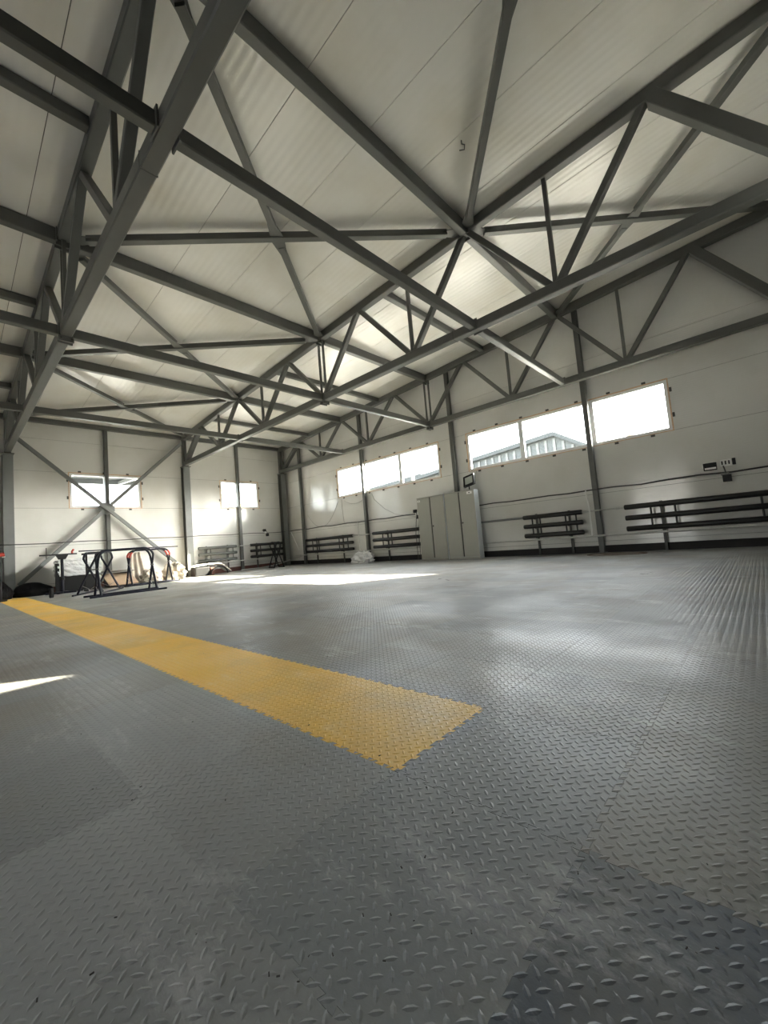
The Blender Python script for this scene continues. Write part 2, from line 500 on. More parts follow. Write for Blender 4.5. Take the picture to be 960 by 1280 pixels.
# left wall (x=0, eave side): backing core and panel sheets
def wall_left():
    m = MB(); x0, x1 = -TH, -0.012
    m.box(x0, x1, BW - 0.2, GW + 0.2, -0.2, ZW0); m.box(x0, x1, BW - 0.2, GW + 0.2, ZW1, 5.06)
    ys = [BW - 0.2] + [v for w in WIN_L for v in w] + [GW + 0.2]
    for k in range(0, len(ys), 2): m.box(x0, x1, ys[k], ys[k + 1], ZW0, ZW1)
    w = struct(m.build('wall_left', 'backing'), 'white sandwich panel wall on the eave side with two small windows')
    for k in range(len(COURSES)):
        z0 = COURSES[k]; z1 = COURSES[k + 1] if k + 1 < len(COURSES) else 5.04
        cuts = [BW, YC - 0.05, YB - 0.02, GW]
        if k == 3:
            z0, z1 = ZW0, ZW1
            cuts = None; segs = [(ys[q] if q else BW, ys[q + 1] if q + 2 < len(ys) else GW) for q in range(0, len(ys), 2)]
        else:
            if k == 2: z1 = ZW0
            if k == 4: z0 = ZW1
            segs = list(zip(cuts[:-1], cuts[1:]))
        for a, b in segs:
            MB().box(-0.05, 0.0, a + GAP / 2, b - GAP / 2, z0 + GAP / 2, z1 - GAP / 2).build('wall_panel', 'wall', w)
    return w
wall_l = wall_left()
def wall_far():
    m = MB(); y0, y1 = GW + 0.012, GW + TH
    top = lambda x, y: roof_z(x) + 0.03
    m.box(-0.2, RW + 0.2, y0, y1, -0.2, ZW0); m.box(-0.2, RW + 0.2, y0, y1, ZW1, 0, top)
    xs = [-0.2] + [v for w in WIN_G for v in w] + [RW + 0.2]
    for k in range(0, len(xs), 2): m.box(xs[k], xs[k + 1], y0, y1, ZW0, ZW1)
    w = struct(m.build('wall_far', 'backing'), 'white sandwich panel gable wall with two long window bands')
    for k in range(len(COURSES)):
        z0 = COURSES[k]; z1 = COURSES[k + 1] if k + 1 < len(COURSES) else None
        cuts = [0.0, 1.23, 4.93, 8.70, 12.33, RW]
        if k == 3:
            z0, z1 = ZW0, ZW1
            segs = [(max(xs[q], 0), min(xs[q + 1], RW)) for q in range(0, len(xs), 2)]
        else:
            if k == 2: z1 = ZW0
            if k == 4: z0 = ZW1
            segs = list(zip(cuts[:-1], cuts[1:]))
        for a, b in segs:
            mm = MB()
            if z1 is None:
                mm.box(a + GAP / 2, b - GAP / 2, GW, GW + 0.05, z0 + GAP / 2, 0, lambda x, y: roof_z(x) - 0.002)
            else:
                mm.box(a + GAP / 2, b - GAP / 2, GW, GW + 0.05, z0 + GAP / 2, z1 - GAP / 2)
            mm.build('wall_panel', 'wall', w)
    return w
wall_f = wall_far()
# high side wall right of the camera, with an unseen window placed to cast the sun sliver
HW = (5.2, 6.63, 3.525, 4.30)
m = MB(); x0, x1 = RW, RW + TH
m.box(x0, x1, BW - 0.2, GW + 0.2, -0.2, HW[2]); m.box(x0, x1, BW - 0.2, GW + 0.2, HW[3], 6.05)
m.box(x0, x1, BW - 0.2, HW[0], HW[2], HW[3]); m.box(x0, x1, HW[1], GW + 0.2, HW[2], HW[3])
struct(m.build('wall_right', 'wall_d'))
# wall behind the camera, with an added opening for light
m = MB(); y0, y1 = BW - TH, BW
FILL_OPENING = (10.1, 12.4, 2.3)                        # unseen opening added behind the camera to brighten the near floor
top = lambda x, y: roof_z(x) + 0.03
m.box(-0.2, FILL_OPENING[0], y0, y1, -0.2, 0, top); m.box(FILL_OPENING[1], RW + 0.2, y0, y1, -0.2, 0, top); m.box(FILL_OPENING[0], FILL_OPENING[1], y0, y1, FILL_OPENING[2], 0, top)
struct(m.build('wall_back', 'wall_d'))

ld = bpy.data.lights.new('fill_opening_portal', 'AREA'); ld.shape = 'RECTANGLE'; ld.size = FILL_OPENING[1] - FILL_OPENING[0]; ld.size_y = FILL_OPENING[2]; ld.cycles.is_portal = True
lo = bpy.data.objects.new('fill_opening_portal', ld); COL.objects.link(lo); lo.location = ((FILL_OPENING[0] + FILL_OPENING[1]) / 2, BW - 0.13, FILL_OPENING[2] / 2)
lo.rotation_euler = Vector((0, 1, 0)).to_track_quat('-Z', 'Z').to_euler()
# roof: a deck above and one sheet-faced panel per 0.935 m strip
def roof_box(m, y0, y1, lo, hi, xa=-0.15, xb=RW + 0.15):
    vs = [(xa, y0, roof_z(xa) + lo), (xb, y0, roof_z(xb) + lo), (xb, y1, roof_z(xb) + lo), (xa, y1, roof_z(xa) + lo),
          (xa, y0, roof_z(xa) + hi), (xb, y0, roof_z(xb) + hi), (xb, y1, roof_z(xb) + hi), (xa, y1, roof_z(xa) + hi)]
    m.add(vs, [(3, 2, 1, 0), (4, 5, 6, 7), (0, 1, 5, 4), (1, 2, 6, 5), (2, 3, 7, 6), (3, 0, 4, 7)])
    return m
ceil = struct(roof_box(MB(), BW - 0.15, GW + 0.15, 0.012, 0.14).build('ceiling', 'backing'), 'white sandwich panel roof on steel trusses')
PW = 0.935
e = [GW]
y = 5.47 + PW * 4
while y > GW - 0.1: y -= PW
while y > BW: e.append(y); y -= PW
e.append(BW)
for a, b in zip(e[1:], e[:-1]):
    roof_box(MB(), a + 0.004, b - 0.004, 0.0, 0.04).build('roof_panel', 'roof', ceil)

# plinths
struct(MB().box(0.02, RW, GW - 0.045, GW - 0.001, -0.0005, 0.155).build('baseboard_far', 'plinth'))
struct(MB().box(0.001, 0.04, BW, GW - 0.06, -0.0005, 0.16).build('baseboard_left', 'brick'))

# ---- windows
def window(idx, axis, plane, a, b, z0, z1, mull, outward, seen=True, label=None):
    """axis 1: wall along y at x=plane; axis 0: wall along x at y=plane"""
    def bx(mm, p0, p1, q0, q1, za, zb):
        q0, q1 = plane + outward * q0, plane + outward * q1
        lo, hi = min(q0, q1), max(q0, q1)
        if axis == 0: mm.box(p0, p1, lo, hi, za, zb)
        else: mm.box(lo, hi, p0, p1, za, zb)
        return mm
    root = bpy.data.objects.new('window_%d' % idx, None); COL.objects.link(root)
    root['kind'] = 'structure'
    if label: root['label'] = label
    c = (a + b) / 2
    root.location = (c, plane, z0) if axis == 0 else (plane, c, z0)
    fw = 0.07; q = (0.012, 0.075)
    f = MB()
    bx(f, a, b, q[0], q[1], z0, z0 + fw); bx(f, a, b, q[0], q[1], z1 - fw, z1)
    bx(f, a, a + fw, q[0], q[1], z0 + fw, z1 - fw); bx(f, b - fw, b, q[0], q[1], z0 + fw, z1 - fw)
    f.build('frame', 'pvc', root)
    ed = [a + fw] + list(mull) + [b - fw]
    for mu in mull:
        bx(MB(), mu - 0.06, mu + 0.06, q[0], q[1], z0 + fw, z1 - fw).build('mullion', 'pvc', root)
    for k in range(len(ed) - 1):
        p0 = ed[k] + (0.06 if k else 0); p1 = ed[k + 1] - (0.06 if k + 2 < len(ed) else 0)
        bx(MB(), p0, p1, 0.040, 0.046, z0 + fw, z1 - fw).build('pane', 'glass', root)
    if seen:
        t = 0.018
        s = MB()
        bx(s, a - t, b + t, -0.006, 0.013, z1 - 0.006, z1 + t); bx(s, a - t, b + t, -0.006, 0.013, z0 - t * .6, z0 + 0.006)
        bx(s, a - t, a + 0.006, -0.006, 0.013, z0 + .006, z1 - .006); bx(s, b - 0.006, b + t, -0.006, 0.013, z0 + .006, z1 - .006)
        s.build('foam_strip', 'foam', root)
        n = max(3, round((b - a) / 0.66))
        for k in range(n):
            p = a + (k + 0.35) * (b - a) / n
            bx(MB(), p, p + 0.075, -0.016, 0.0, z1 + 0.02, z1 + 0.062).build('clip', 'clip', root)
            bx(MB(), p + 0.05, p + 0.125, -0.016, 0.0, z0 - 0.06, z0 - 0.015).build('clip', 'clip', root)
        for fz in (0.25, 0.74):
            z = z0 + fz * (z1 - z0)
            bx(MB(), b + 0.022, b + 0.062, -0.016, 0.0, z, z + 0.09).build('clip', 'clip', root)
            bx(MB(), a - 0.062, a - 0.022, -0.016, 0.0, z, z + 0.09).build('clip', 'clip', root)
    # daylight portal so the renderer samples the sky through the opening
    ld = bpy.data.lights.new('window_portal', 'AREA'); ld.shape = 'RECTANGLE'
    ld.size = b - a; ld.size_y = z1 - z0; ld.cycles.is_portal = True
    lo = bpy.data.objects.new('window_portal', ld); COL.objects.link(lo)
    if axis == 0: lo.location = (c, plane + outward * 0.13, (z0 + z1) / 2); nrm = Vector((0, -outward, 0))
    else: lo.location = (plane + outward * 0.13, c, (z0 + z1) / 2); nrm = Vector((-outward, 0, 0))
    lo.rotation_euler = nrm.to_track_quat('-Z', 'Z').to_euler()
    return root
window(1, 1, 0.0, *WIN_L[0], ZW0, ZW1, [3.50], -1, label='wider white framed window behind the wall cross brace')
window(2, 1, 0.0, *WIN_L[1], ZW0, ZW1, [7.90], -1, label='smaller white framed window on the left wall near the corner')
window(3, 0, GW, *WIN_G[0], ZW0, ZW1, [4.93, 6.567], 1, label='long three pane window left of the grey cabinets')
window(4, 0, GW, *WIN_G[1], ZW0, ZW1, [10.706, 12.40], 1, label='long three pane window right of the grey cabinets')
window(5, 1, RW, HW[0], HW[1], HW[2], HW[3], [5.8], 1, False)  # unseen window, put in for the sun sliver on the floor

# ================================================================== STEELWORK
# ---- trusses
def truss(y, label):
    t = thing('roof_truss', (X0, y, ZB), label, 'truss', 'steel roof trusses')
    def P(x, z): return (x, y, z)
    S = 'steel'
    xe = RW - 0.05
    MB().bar(P(0.06, ztop(0.06)), P(xe, ztop(xe)), 0.14, 0.17, bevel=0.012).build('top_chord', S, t)
    MB().bar(P(nx(0) - 0.12, ZB), P(xe, ZB), 0.14, 0.15, bevel=0.012).build('bottom_chord', S, t)
    zb = ZB + 0.06
    for i in range(6):                        # warren diagonals
        xb0, xt, xb1 = nx(i), nx(i + 0.5), nx(i + 1)
        zt = ztop(xt) - 0.06
        end0 = i == 0; end1 = i == 5
        w0 = 0.15 if end0 else 0.10; w1 = 0.17 if end1 else 0.10
        MB().bar(P(xb0 + 0.05, zb), P(xt - 0.05, zt), w0 * 0.9, w0, up=(0, 1, 0), bevel=0.008).build('diagonal', S, t)
        MB().bar(P(xt + 0.05, zt), P(xb1 - 0.05, zb), w1 * 0.9, w1, up=(0, 1, 0), bevel=0.008).build('diagonal', S, t)
    for i in (1, 2, 4, 5):
        MB().bar(P(nx(i), zb), P(nx(i), ztop(nx(i)) - 0.07), 0.055, 0.055, up=(1, 0, 0)).build('vertical', S, t)
    for s_ in (-0.075, 0.075):               # bolted splice at midspan: twin angles
        MB().bar(P(nx(3) + s_, zb), P(nx(3) + s_, ztop(nx(3)) - 0.07), 0.045, 0.035, up=(1, 0, 0)).build('vertical', S, t)
    for zc in (ZB - 0.10, ztop(nx(3)) - 0.11):
        for s_ in (-0.045, 0.045):
            MB().box(nx(3) + s_ - 0.014, nx(3) + s_ + 0.014, y - 0.09, y + 0.09, zc - 0.05, zc + 0.05).build('splice_plate', S, t)
    for k in (-0.06, 0.06):
        MB().tube([(nx(3) - 0.075, y + k, ZB - 0.115), (nx(3) + 0.075, y + k, ZB - 0.115)], 0.014, 6).build('bolt', 'clip', t)
    # seam ring on the bottom chord and end post above the column
    MB().box(nx(4.35) - 0.004, nx(4.35) + 0.004, y - 0.0725, y + 0.0725, ZB - 0.0775, ZB + 0.0775).build('weld_seam', 'clip', t)
    MB().bar(P(0.13, ZB - 0.05), P(0.13, ztop(0.13)), 0.12, 0.14, up=(1, 0, 0)).build('end_post', S, t)
    MB().prism([(0.19, ZB + 0.05), (0.50, ZB + 0.05), (0.30, ZB + 0.42), (0.19, ZB + 0.75)], 1, y - 0.012, y + 0.012).build('gusset_plate', S, t)
    MB().prism([(RW - .6, ZB + 0.05), (RW - .06, ZB + 0.05), (RW - .06, ZB + 0.6), (RW - .2, ZB + 0.5)], 1, y - 0.012, y + 0.012).build('gusset_plate', S, t)
    return t
trC = truss(YC, 'dark grey steel roof truss nearest the camera, rising steeply at upper left')
trB = copy_tree(trC, (X0, YB, ZB), 'dark grey steel roof truss across the middle of the hall')
trA = copy_tree(trC, (X0, YA, ZB), 'dark grey steel roof truss right against the long window wall')

# ---- purlins, ties, roof bracing
ORD = ['first', 'second', 'third', 'fourth', 'fifth', 'sixth', 'seventh', 'eighth', 'ninth']
BAYS = [('before the nearest truss', BW + 0.01, YC - 0.075, False),
        ('between nearest and middle truss', YC + 0.075, YB - 0.075, True),
        ('between middle and window wall truss', YB + 0.075, YA - 0.075, False)]
for bi, (bn, ya, yb, braced) in enumerate(BAYS):
    lst = [(1.5, 1), (3, 1), (4.5, 1), (6, 1)]
    if not braced:
        lst += [(0.75, 0), (2.25, 0), (3.75, 0)]
    lst.sort()
    for k, (i, main) in enumerate(lst):
        x = nx(i) if i < 6 else nx(6) + 0.10
        zc = roof_z(x) - 0.105
        hgt = 0.20 if main else 0.13
        if not main: zc = roof_z(x) - 0.07
        t = thing('roof_purlin', (x, ya, zc), '%s steel roof purlin from the left wall, %s' % (ORD[k], bn), 'beam', 'roof purlins')
        MB().bar((x, ya, zc), (x, yb, zc), 0.12, hgt, bevel=0.01).build('beam_body', 'steel', t)
        if main:
            MB().box(x - 0.10, x + 0.10, ya - 0.001, ya + 0.012, zc - 0.11, zc + 0.09).build('end_plate', 'steel', t)
            MB().box(x - 0.10, x + 0.10, yb - 0.012, yb + 0.001, zc - 0.11, zc + 0.09).build('end_plate', 'steel', t)
    for k, i in enumerate((1.5, 3, 4.5)):
        x = nx(i)
        t = thing('tie_beam', (x, ya, ZB), '%s lower steel tie beam from the left wall, %s' % (ORD[k], bn), 'beam', 'lower tie beams')
        MB().bar((x, ya + 0.015, ZB), (x, yb - 0.015, ZB), 0.10, 0.14, bevel=0.01).build('beam_body', 'steel', t)
        for yy in (ya, yb - 0.014):
            MB().box(x - 0.08, x + 0.08, yy, yy + 0.014, ZB - 0.09, ZB + 0.09).build('end_plate', 'steel', t)
    # eave beam on the left wall columns
    t = thing('eave_beam', (0.10, ya, 4.9), 'steel eave beam along the top of the left wall, %s' % bn, 'beam', 'eave beams')
    MB().bar((0.09, ya - 0.07, 4.965), (0.09, yb + 0.07, 4.965), 0.15, 0.13, bevel=0.01).build('beam_body', 'steel', t)

def roof_cross(i0, i1, ya, yb, label):
    xa, xb = nx(i0), nx(i1)
    if i1 >= 6: xb += 0.08
    za, zb = roof_z(xa) - 0.14, roof_z(xb) - 0.14
    xm, ym, zm = (xa + xb) / 2, (ya + yb) / 2, (za + zb) / 2
    t = thing('roof_cross_brace', (xm, ym, zm), label, 'brace', 'roof cross braces')
    def lerp(p, q, f): return tuple(p[k] + (q[k] - p[k]) * f for k in range(3))
    A = (xa, ya, za); B = (xb, yb, zb); C_ = (xa, yb, za); D_ = (xb, ya, zb)
    if i0 == 0: A = (xa + .1, ya, za); C_ = (xa + .1, yb, za)
    MB().bar(lerp(A, B, 0.055), lerp(A, B, 0.945), 0.105, 0.105, bevel=0.006).build('long_diagonal', 'steel', t)
    MB().bar(lerp(C_, D_, 0.055), lerp(C_, D_, 0.47), 0.095, 0.095, bevel=0.006).build('half_diagonal', 'steel', t)
    MB().bar(lerp(C_, D_, 0.53), lerp(C_, D_, 0.945), 0.095, 0.095, bevel=0.006).build('half_diagonal', 'steel', t)
    d = Vector(D_) - Vector(C_); d.normalize(); n = Vector((0, 0, 1)).cross(d).normalized()
    c = Vector((xm, ym, zm - 0.035)); L = 0.055 * (Vector(D_) - Vector(C_)).length
    pts = [c + d * L + n * 0.05, c + d * L - n * 0.05, c - d * 0.02 - n * 0.11, c - d * L - n * 0.05, c - d * L + n * 0.05, c + d * 0.02 + n * 0.11]
    mm = MB(); mm.add(pts + [p + Vector((0, 0, 0.012)) for p in pts],
                      [(5, 4, 3, 2, 1, 0), (6, 7, 8, 9, 10, 11)] + [(q, (q + 1) % 6, 6 + (q + 1) % 6, 6 + q) for q in range(6)])
    mm.build('gusset_plate', 'steel', t)
    for p, q in ((A, B), (B, A), (C_, D_), (D_, C_)):
        dd = (Vector(q) - Vector(p)).normalized(); nn = Vector((0, 0, 1)).cross(dd).normalized(); s0 = Vector(p) + dd * 0.10; s1 = Vector(lerp(p, q, 0.075))
        pts = [s0 + nn * 0.11, s0 - nn * 0.11, s1 - nn * 0.055, s1 + nn * 0.055]
        mm = MB(); mm.add(pts + [v + Vector((0, 0, 0.012)) for v in pts], [(3, 2, 1, 0), (4, 5, 6, 7)] + [(k, (k + 1) % 4, 4 + (k + 1) % 4, 4 + k) for k in range(4)])
        mm.build('end_gusset', 'steel', t)
    return t
for k, (a, b) in enumerate(((0, 1.5), (1.5, 3), (3, 4.5), (4.5, 6))):
    roof_cross(a, b, YC, YB, '%s thin roof cross brace from the left wall, between nearest and middle truss' % ORD[k])
roof_cross(4.5, 6, YB, YA, 'thin steel cross brace under the roof above the right hand window')

# ---- left wall columns (rolled H sections), posts and the wall cross brace
def column(y, label, name='steel_column'):
    t = thing(name, (0.16, y, 0), label, 'column', 'columns of the left wall')
    h = ZB - 0.12
    MB().box(0.255, 0.27, y - 0.11, y + 0.11, 0.015, h).build('flange', 'steel_l', t)  # inward flange coloured paler for the light falling on it
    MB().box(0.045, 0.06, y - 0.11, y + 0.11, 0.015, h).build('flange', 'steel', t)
    MB().box(0.06, 0.255, y - 0.006, y + 0.006, 0.015, h).build('web', 'steel', t)
    MB().box(0.042, 0.32, y - 0.16, y + 0.16, 0.0, 0.015).build('base_plate', 'steel', t)
    MB().box(0.042, 0.34, y - 0.13, y + 0.13, h, h + 0.02).build('cap_plate', 'steel', t)
    MB().box(0.18, 0.30, y - 0.07, y + 0.07, h + 0.02, ZB - 0.075).build('bearing_block', 'clip', t)
    return t
column(YC, 'grey steel column at the left edge of the picture carrying the nearest truss')
column(YB, 'grey steel column on the left wall between the two small windows')
column(YA, 'dark grey steel column in the far corner of the hall')
def post(axis, p, label, z1):
    if axis == 1:
        t = thing('wall_post', (0.06, p, 0), label, 'post', 'wall posts')
        MB().bar((0.062, p, 0.0), (0.062, p, z1), 0.11, 0.11, up=(1, 0, 0), bevel=0.01).build('post_body', 'steel', t)
        MB().box(0.043, 0.16, p - 0.09, p + 0.09, 0.0, 0.012).build('foot_plate', 'steel', t)
    else:
        t = thing('wall_post', (p, GW - 0.065, 0), label, 'post', 'wall posts')
        MB().bar((p, GW - 0.102, 0.0), (p, GW - 0.102, z1), 0.11, 0.11, up=(1, 0, 0), bevel=0.01).build('post_body', 'steel', t)
        MB().box(p - 0.09, p + 0.09, GW - 0.20, GW - 0.047, 0.0, 0.012).build('foot_plate', 'steel', t)
    return t
post(1, 3.50, 'thin steel wall post behind the crossing of the wall cross brace', 4.90)
post(1, 7.90, 'thin steel wall post in front of the small window near the corner', 4.90)
post(0, 1.25, 'thin steel wall post on the gable wall next to the far corner', 5.05)
post(0, 4.93, 'thin steel wall post crossing the window left of the cabinets', 5.25)
post(0, 8.70, 'thin steel wall post behind the grey cabinets, between both long windows', 5.45)
post(0, 12.33, 'thin steel wall post crossing the window right of the cabinets', 5.65)

t = thing('wall_cross_brace', (0.2, (YC + YB) / 2, 0.3), 'large steel X brace on the left wall in front of the wider window', 'brace')
pA, pB = (0.19, YC + 0.16, 3.98), (0.19, YB - 0.22, 0.30)
pC, pD = (0.19, YB - 0.12, 4.72), (0.19, YC + 0.18, 0.30)
pA = (0.19, YC + 0.10, 4.45)
MB().bar(pA, pB, 0.10, 0.09, up=(1, 0, 0), bevel=0.008).build('long_diagonal', 'steel_l', t)
# crossing point
def cross2(a, b, c, d):
    x1, y1, x2, y2, x3, y3, x4, y4 = a[1], a[2], b[1], b[2], c[1], c[2], d[1], d[2]
    den = (x1 - x2) * (y3 - y4) - (y1 - y2) * (x3 - x4)
    tt = ((x1 - x3) * (y3 - y4) - (y1 - y3) * (x3 - x4)) / den
    return (0.19, x1 + tt * (x2 - x1), y1 + tt * (y2 - y1))
X = cross2(pA, pB, pC, pD)
def tow(p, q, dist):
    v = Vector(q) - Vector(p); return tuple(Vector(p) + v.normalized() * dist)
MB().bar(pC, tow(X, pC, 0.16), 0.10, 0.09, up=(1, 0, 0), bevel=0.008).build('half_diagonal', 'steel_l', t)
MB().bar(tow(X, pD, 0.16), pD, 0.10, 0.09, up=(1, 0, 0), bevel=0.008).build('half_diagonal', 'steel_l', t)
poly = [(X[1] + 0.24 * math.cos(a), X[2] + 0.20 * math.sin(a)) for a in [k * math.pi / 4 + math.pi / 8 for k in range(8)]]
MB().prism(poly, 0, 0.125, 0.14).build('gusset_plate', 'steel_l', t)

# ================================================================== HEATING AND WIRING
def heater(axis, a, b, label, material, plane_off=0.20):
    """register heater: three thick horizontal pipes joined by short stubs, on wall brackets"""
    base = (plane_off, a, 0) if axis == 1 else (a, GW - plane_off, 0)
    t = thing('pipe_heater', base, label, 'heater', 'three pipe wall heaters')
    def P(s, z, o=0): return (plane_off + o, s, z) if axis == 1 else (s, GW - plane_off - o, z)
    for z in (0.95, 0.72, 0.49):
        pp = MB().tube([P(a, z), P(a + 0.012, z), P(b - 0.012, z), P(b, z)], [0.045, 0.054, 0.054, 0.045], 12)
        pp.build('pipe', material, t)
    L = b - a
    for s in (a + 0.16 * L, a + 0.30 * L, b - 0.27 * L, b - 0.10 * L):
        for z0, z1 in ((0.49, 0.72), (0.72, 0.95)):
            MB().tube([P(s, z0 + 0.03), P(s, z1 - 0.03)], 0.018, 8).build('stub', material, t)
    for s in (a + 0.22 * L, b - 0.22 * L):
        mm = MB()
        mm.bar(P(s, 0.40, -0.075), P(s, 1.02, -0.075), 0.05, 0.02, up=(1, 0, 0) if axis == 1 else (0, 1, 0))
        for z in (0.43, 0.66, 0.89): mm.bar(P(s, z, -0.075), P(s, z, 0.05), 0.03, 0.015)
        mm.build('bracket', 'clip', t)
        MB().bar(P(s, 0.0, -0.075), P(s, 0.40, -0.075), 0.05, 0.03, up=(1, 0, 0) if axis == 1 else (0, 1, 0)).build('support_leg', 'clip', t)
    return t
heater(1, 6.18, 7.62, 'grey three pipe heater on left wall between column and post', 'heater_g')
heater(1, 8.20, 9.66, 'dark three pipe heater on left wall beside the far corner', 'heater')
heater(0, 1.47, 4.27, 'black three pipe heater under window next to far corner', 'heater')
heater(0, 5.28, 8.1, 'black three pipe heater left of the cabinets, above the white bag', 'heater')
heater(0, 10.62, 12.02, 'short black three pipe heater right of the cabinets', 'heater')
heater(0, 12.88, RW - 0.4, 'very long black three pipe heater at the right edge of the picture', 'heater')

def pipe(name, pts, r, label, material, group=None, fit=()):
    p0 = pts[0]
    t = thing(name, p0, label, 'pipe', group)
    MB().tube(pts, r, 10).build('pipe_run', material, t)
    for f in fit: MB().tube(f, r * 1.6, 8).build('fitting', material, t)
    return t
yp = GW - 0.20
pipe('supply_pipe', [(0.20, 7.62, 0.95), (0.20, 8.20, 0.95)], 0.018, 'short pale pipe joining the two heaters on left wall', 'pipe', fit=[[(0.20, 7.64, 0.95), (0.20, 7.70, 0.95)]])
pipe('supply_pipe', [(4.27, yp, 0.95), (5.28, yp, 0.95)], 0.018, 'short pale pipe joining two heaters below the left long window', 'pipe', fit=[[(4.29, yp, 0.95), (4.36, yp, 0.95)]])
pipe('supply_pipe', [(12.02, yp, 0.95), (12.88, yp, 0.95)], 0.018, 'short pale pipe joining the two heaters right of the cabinets', 'pipe', fit=[[(12.06, yp, 0.95), (12.13, yp, 0.95)], [(12.72, yp, 0.95), (12.80, yp, 0.95)]])
pipe('supply_pipe', [(8.1, yp, 0.95), (10.62, yp, 0.95)], 0.03, 'thick grey heating pipe running right from behind the cabinets', 'steel_l')
yr = GW - 0.235
pipe('return_pipe', [(0.75, yr, 0.38), (5, yr, 0.385), (10, yr, 0.385), (RW - 0.06, yr, 0.385)], 0.024, 'long pale return pipe low along the gable wall', 'pipe')
pipe('return_pipe', [(0.235, 6.05, 0.385), (0.235, 8.6, 0.385), (0.235, 9.2, 0.385), (0.28, 9.5, 0.385)], 0.022, 'pale return pipe low along the left wall under heaters', 'pipe')
pipe('corner_hose', [(0.32, 7.7, 0.03), (0.38, 8.5, 0.03), (0.5, 9.1, 0.08), (0.8, 9.55, 0.22), (1.3, yr - 0.06, 0.34)], 0.022, 'pale hose curving across the floor of the far corner', 'pipe')
pipe('drop_pipe', [(12.16, GW - 0.235, 1.42), (12.20, GW - 0.245, 1.0), (12.20, GW - 0.27, 0.40)], 0.014, 'thin white vertical pipe by post right of the cabinets', 'white', 'vertical drop pipes')
pipe('drop_pipe', [(4.62, GW - 0.25, 1.40), (4.64, GW - 0.26, 1.0), (4.66, GW - 0.27, 0.41)], 0.012, 'thin white vertical pipe by post left of the cabinets', 'white', 'vertical drop pipes')
pipe('drop_pipe', [(0.42, GW - 0.15, 1.36), (1.0, GW - 0.22, 0.60)], 0.014, 'thin white slanted pipe in the far corner', 'white')

def cable(name, pts, r, label, material='cable', cat='cable'):
    mm = MB().tube(pts, r, 6)
    o = mm.build(name, material)
    # origin at the first point
    off = Vector(pts[0]); o.data.transform(Matrix.Translation(-off)); o.location = off
    return tag(o, label, cat)
yc = GW - 0.172
pts = [(0.33, GW - 0.14, 1.42)]
for k in range(33):
    x = 0.6 + k * (RW - 0.7) / 32
    pts.append((x, yc, 1.425 + 0.012 * math.sin(k * 2.1) - 0.012 * abs(math.sin(k * 0.8))))
cable('wall_cable', pts, 0.017, 'dark cable running along the gable wall above the heaters')
pts = [(0.285, BW + 0.1 + k * (GW - 0.45 - BW) / 30, 1.40 + 0.012 * math.sin(k * 1.7)) for k in range(31)]
cable('wall_cable', pts, 0.014, 'dark cable running along the left wall below the small windows')
def sag(p, q, d, n=14, dx=0):
    p, q = Vector(p), Vector(q); r_ = []
    for k in range(n + 1):
        f = k / n; v = p.lerp(q, f); v.z -= d * 4 * f * (1 - f); r_.append(tuple(v))
    return r_
yw = GW - 0.012
cable('hanging_wire', sag((1.45, yw, 2.0), (3.40, yw, 2.3), 0.72), 0.006, 'thin grey wire sagging on gable wall beside the far corner', 'wire')
cable('hanging_wire', sag((3.75, yw, 2.28), (4.86, yw, 2.25), 0.16), 0.006, 'thin grey wire sagging under left long window, left of the post', 'wire')
cable('hanging_wire', [(5.2, yw, 2.36), (5.3, yw, 2.12), (5.75, yw, 1.75), (6.2, yw, 1.52), (7.0, yw, 1.36), (7.4, yw, 1.33)], 0.006, 'thin grey wire trailing from window down to the cabinets', 'wire')
cable('hanging_wire', [(3.6, yw, 2.35), (3.62, yw, 1.9), (3.66, yw, 1.44)], 0.005, 'thin grey wire dropping straight from left corner of long window', 'wire')

# socket clusters on the cables
def socket_cluster(loc, axis, label, big=True):
    t = thing('socket_cluster', loc, label, 'socket')
    x, y, z = loc
    def bx(a0, a1, d0, d1, z0, z1, name, m_):
        if axis == 0: MB().box(x + a0, x + a1, y - d1, y - d0, z + z0, z + z1).build(name, m_, t, bevel=0.006)
        else: MB().box(x + d0, x + d1, y + a0, y + a1, z + z0, z + z1).build(name, m_, t, bevel=0.006)
    if big:
        bx(-0.30, -0.10, 0, 0.09, 0.02, 0.16, 'housing', 'black')
        bx(-0.28, -0.11, 0.09, 0.095, 0.035, 0.07, 'face_plate', 'white')
        bx(-0.32, -0.28, 0, 0.05, 0.08, 0.13, 'side_button', 'white')
        bx(-0.05, 0.12, 0, 0.06, 0.06, 0.19, 'socket_strip', 'white')
        for k in range(3): bx(-0.03 + k * 0.05, -0.008 + k * 0.05, 0.06, 0.064, 0.09, 0.16, 'socket_slot', 'ink')
        bx(0.125, 0.175, 0, 0.07, 0.07, 0.19, 'plug', 'black')
        bx(-0.04, 0.09, 0, 0.10, -0.23, -0.10, 'plug', 'black')
        bx(-0.06, 0.06, 0.02, 0.07, -0.11, -0.06, 'plug_cap', 'wire')
    else:
        bx(-0.12, -0.02, 0, 0.08, 0.03, 0.13, 'housing', 'black')
        bx(-0.06, 0.05, 0, 0.05, -0.03, 0.05, 'face_plate', 'white')
        bx(0.0, 0.09, 0, 0.09, -0.16, -0.05, 'plug', 'black')
        bx(-0.16, -0.12, 0, 0.03, 0.07, 0.10, 'side_button', 'black')
    mm = MB()
    if axis == 0: mm.tube([(x + 0.02, y - 0.05, z - 0.12), (x + 0.01, y - 0.07, z - 0.02), (x - 0.01, y - 0.05, z + 0.08)], 0.012, 6)
    else: mm.tube([(x + 0.05, y + 0.04, z - 0.1), (x + 0.07, y + 0.02, z), (x + 0.05, y, z + 0.06)], 0.012, 6)
    mm.build('lead', 'cable', t)
    return t
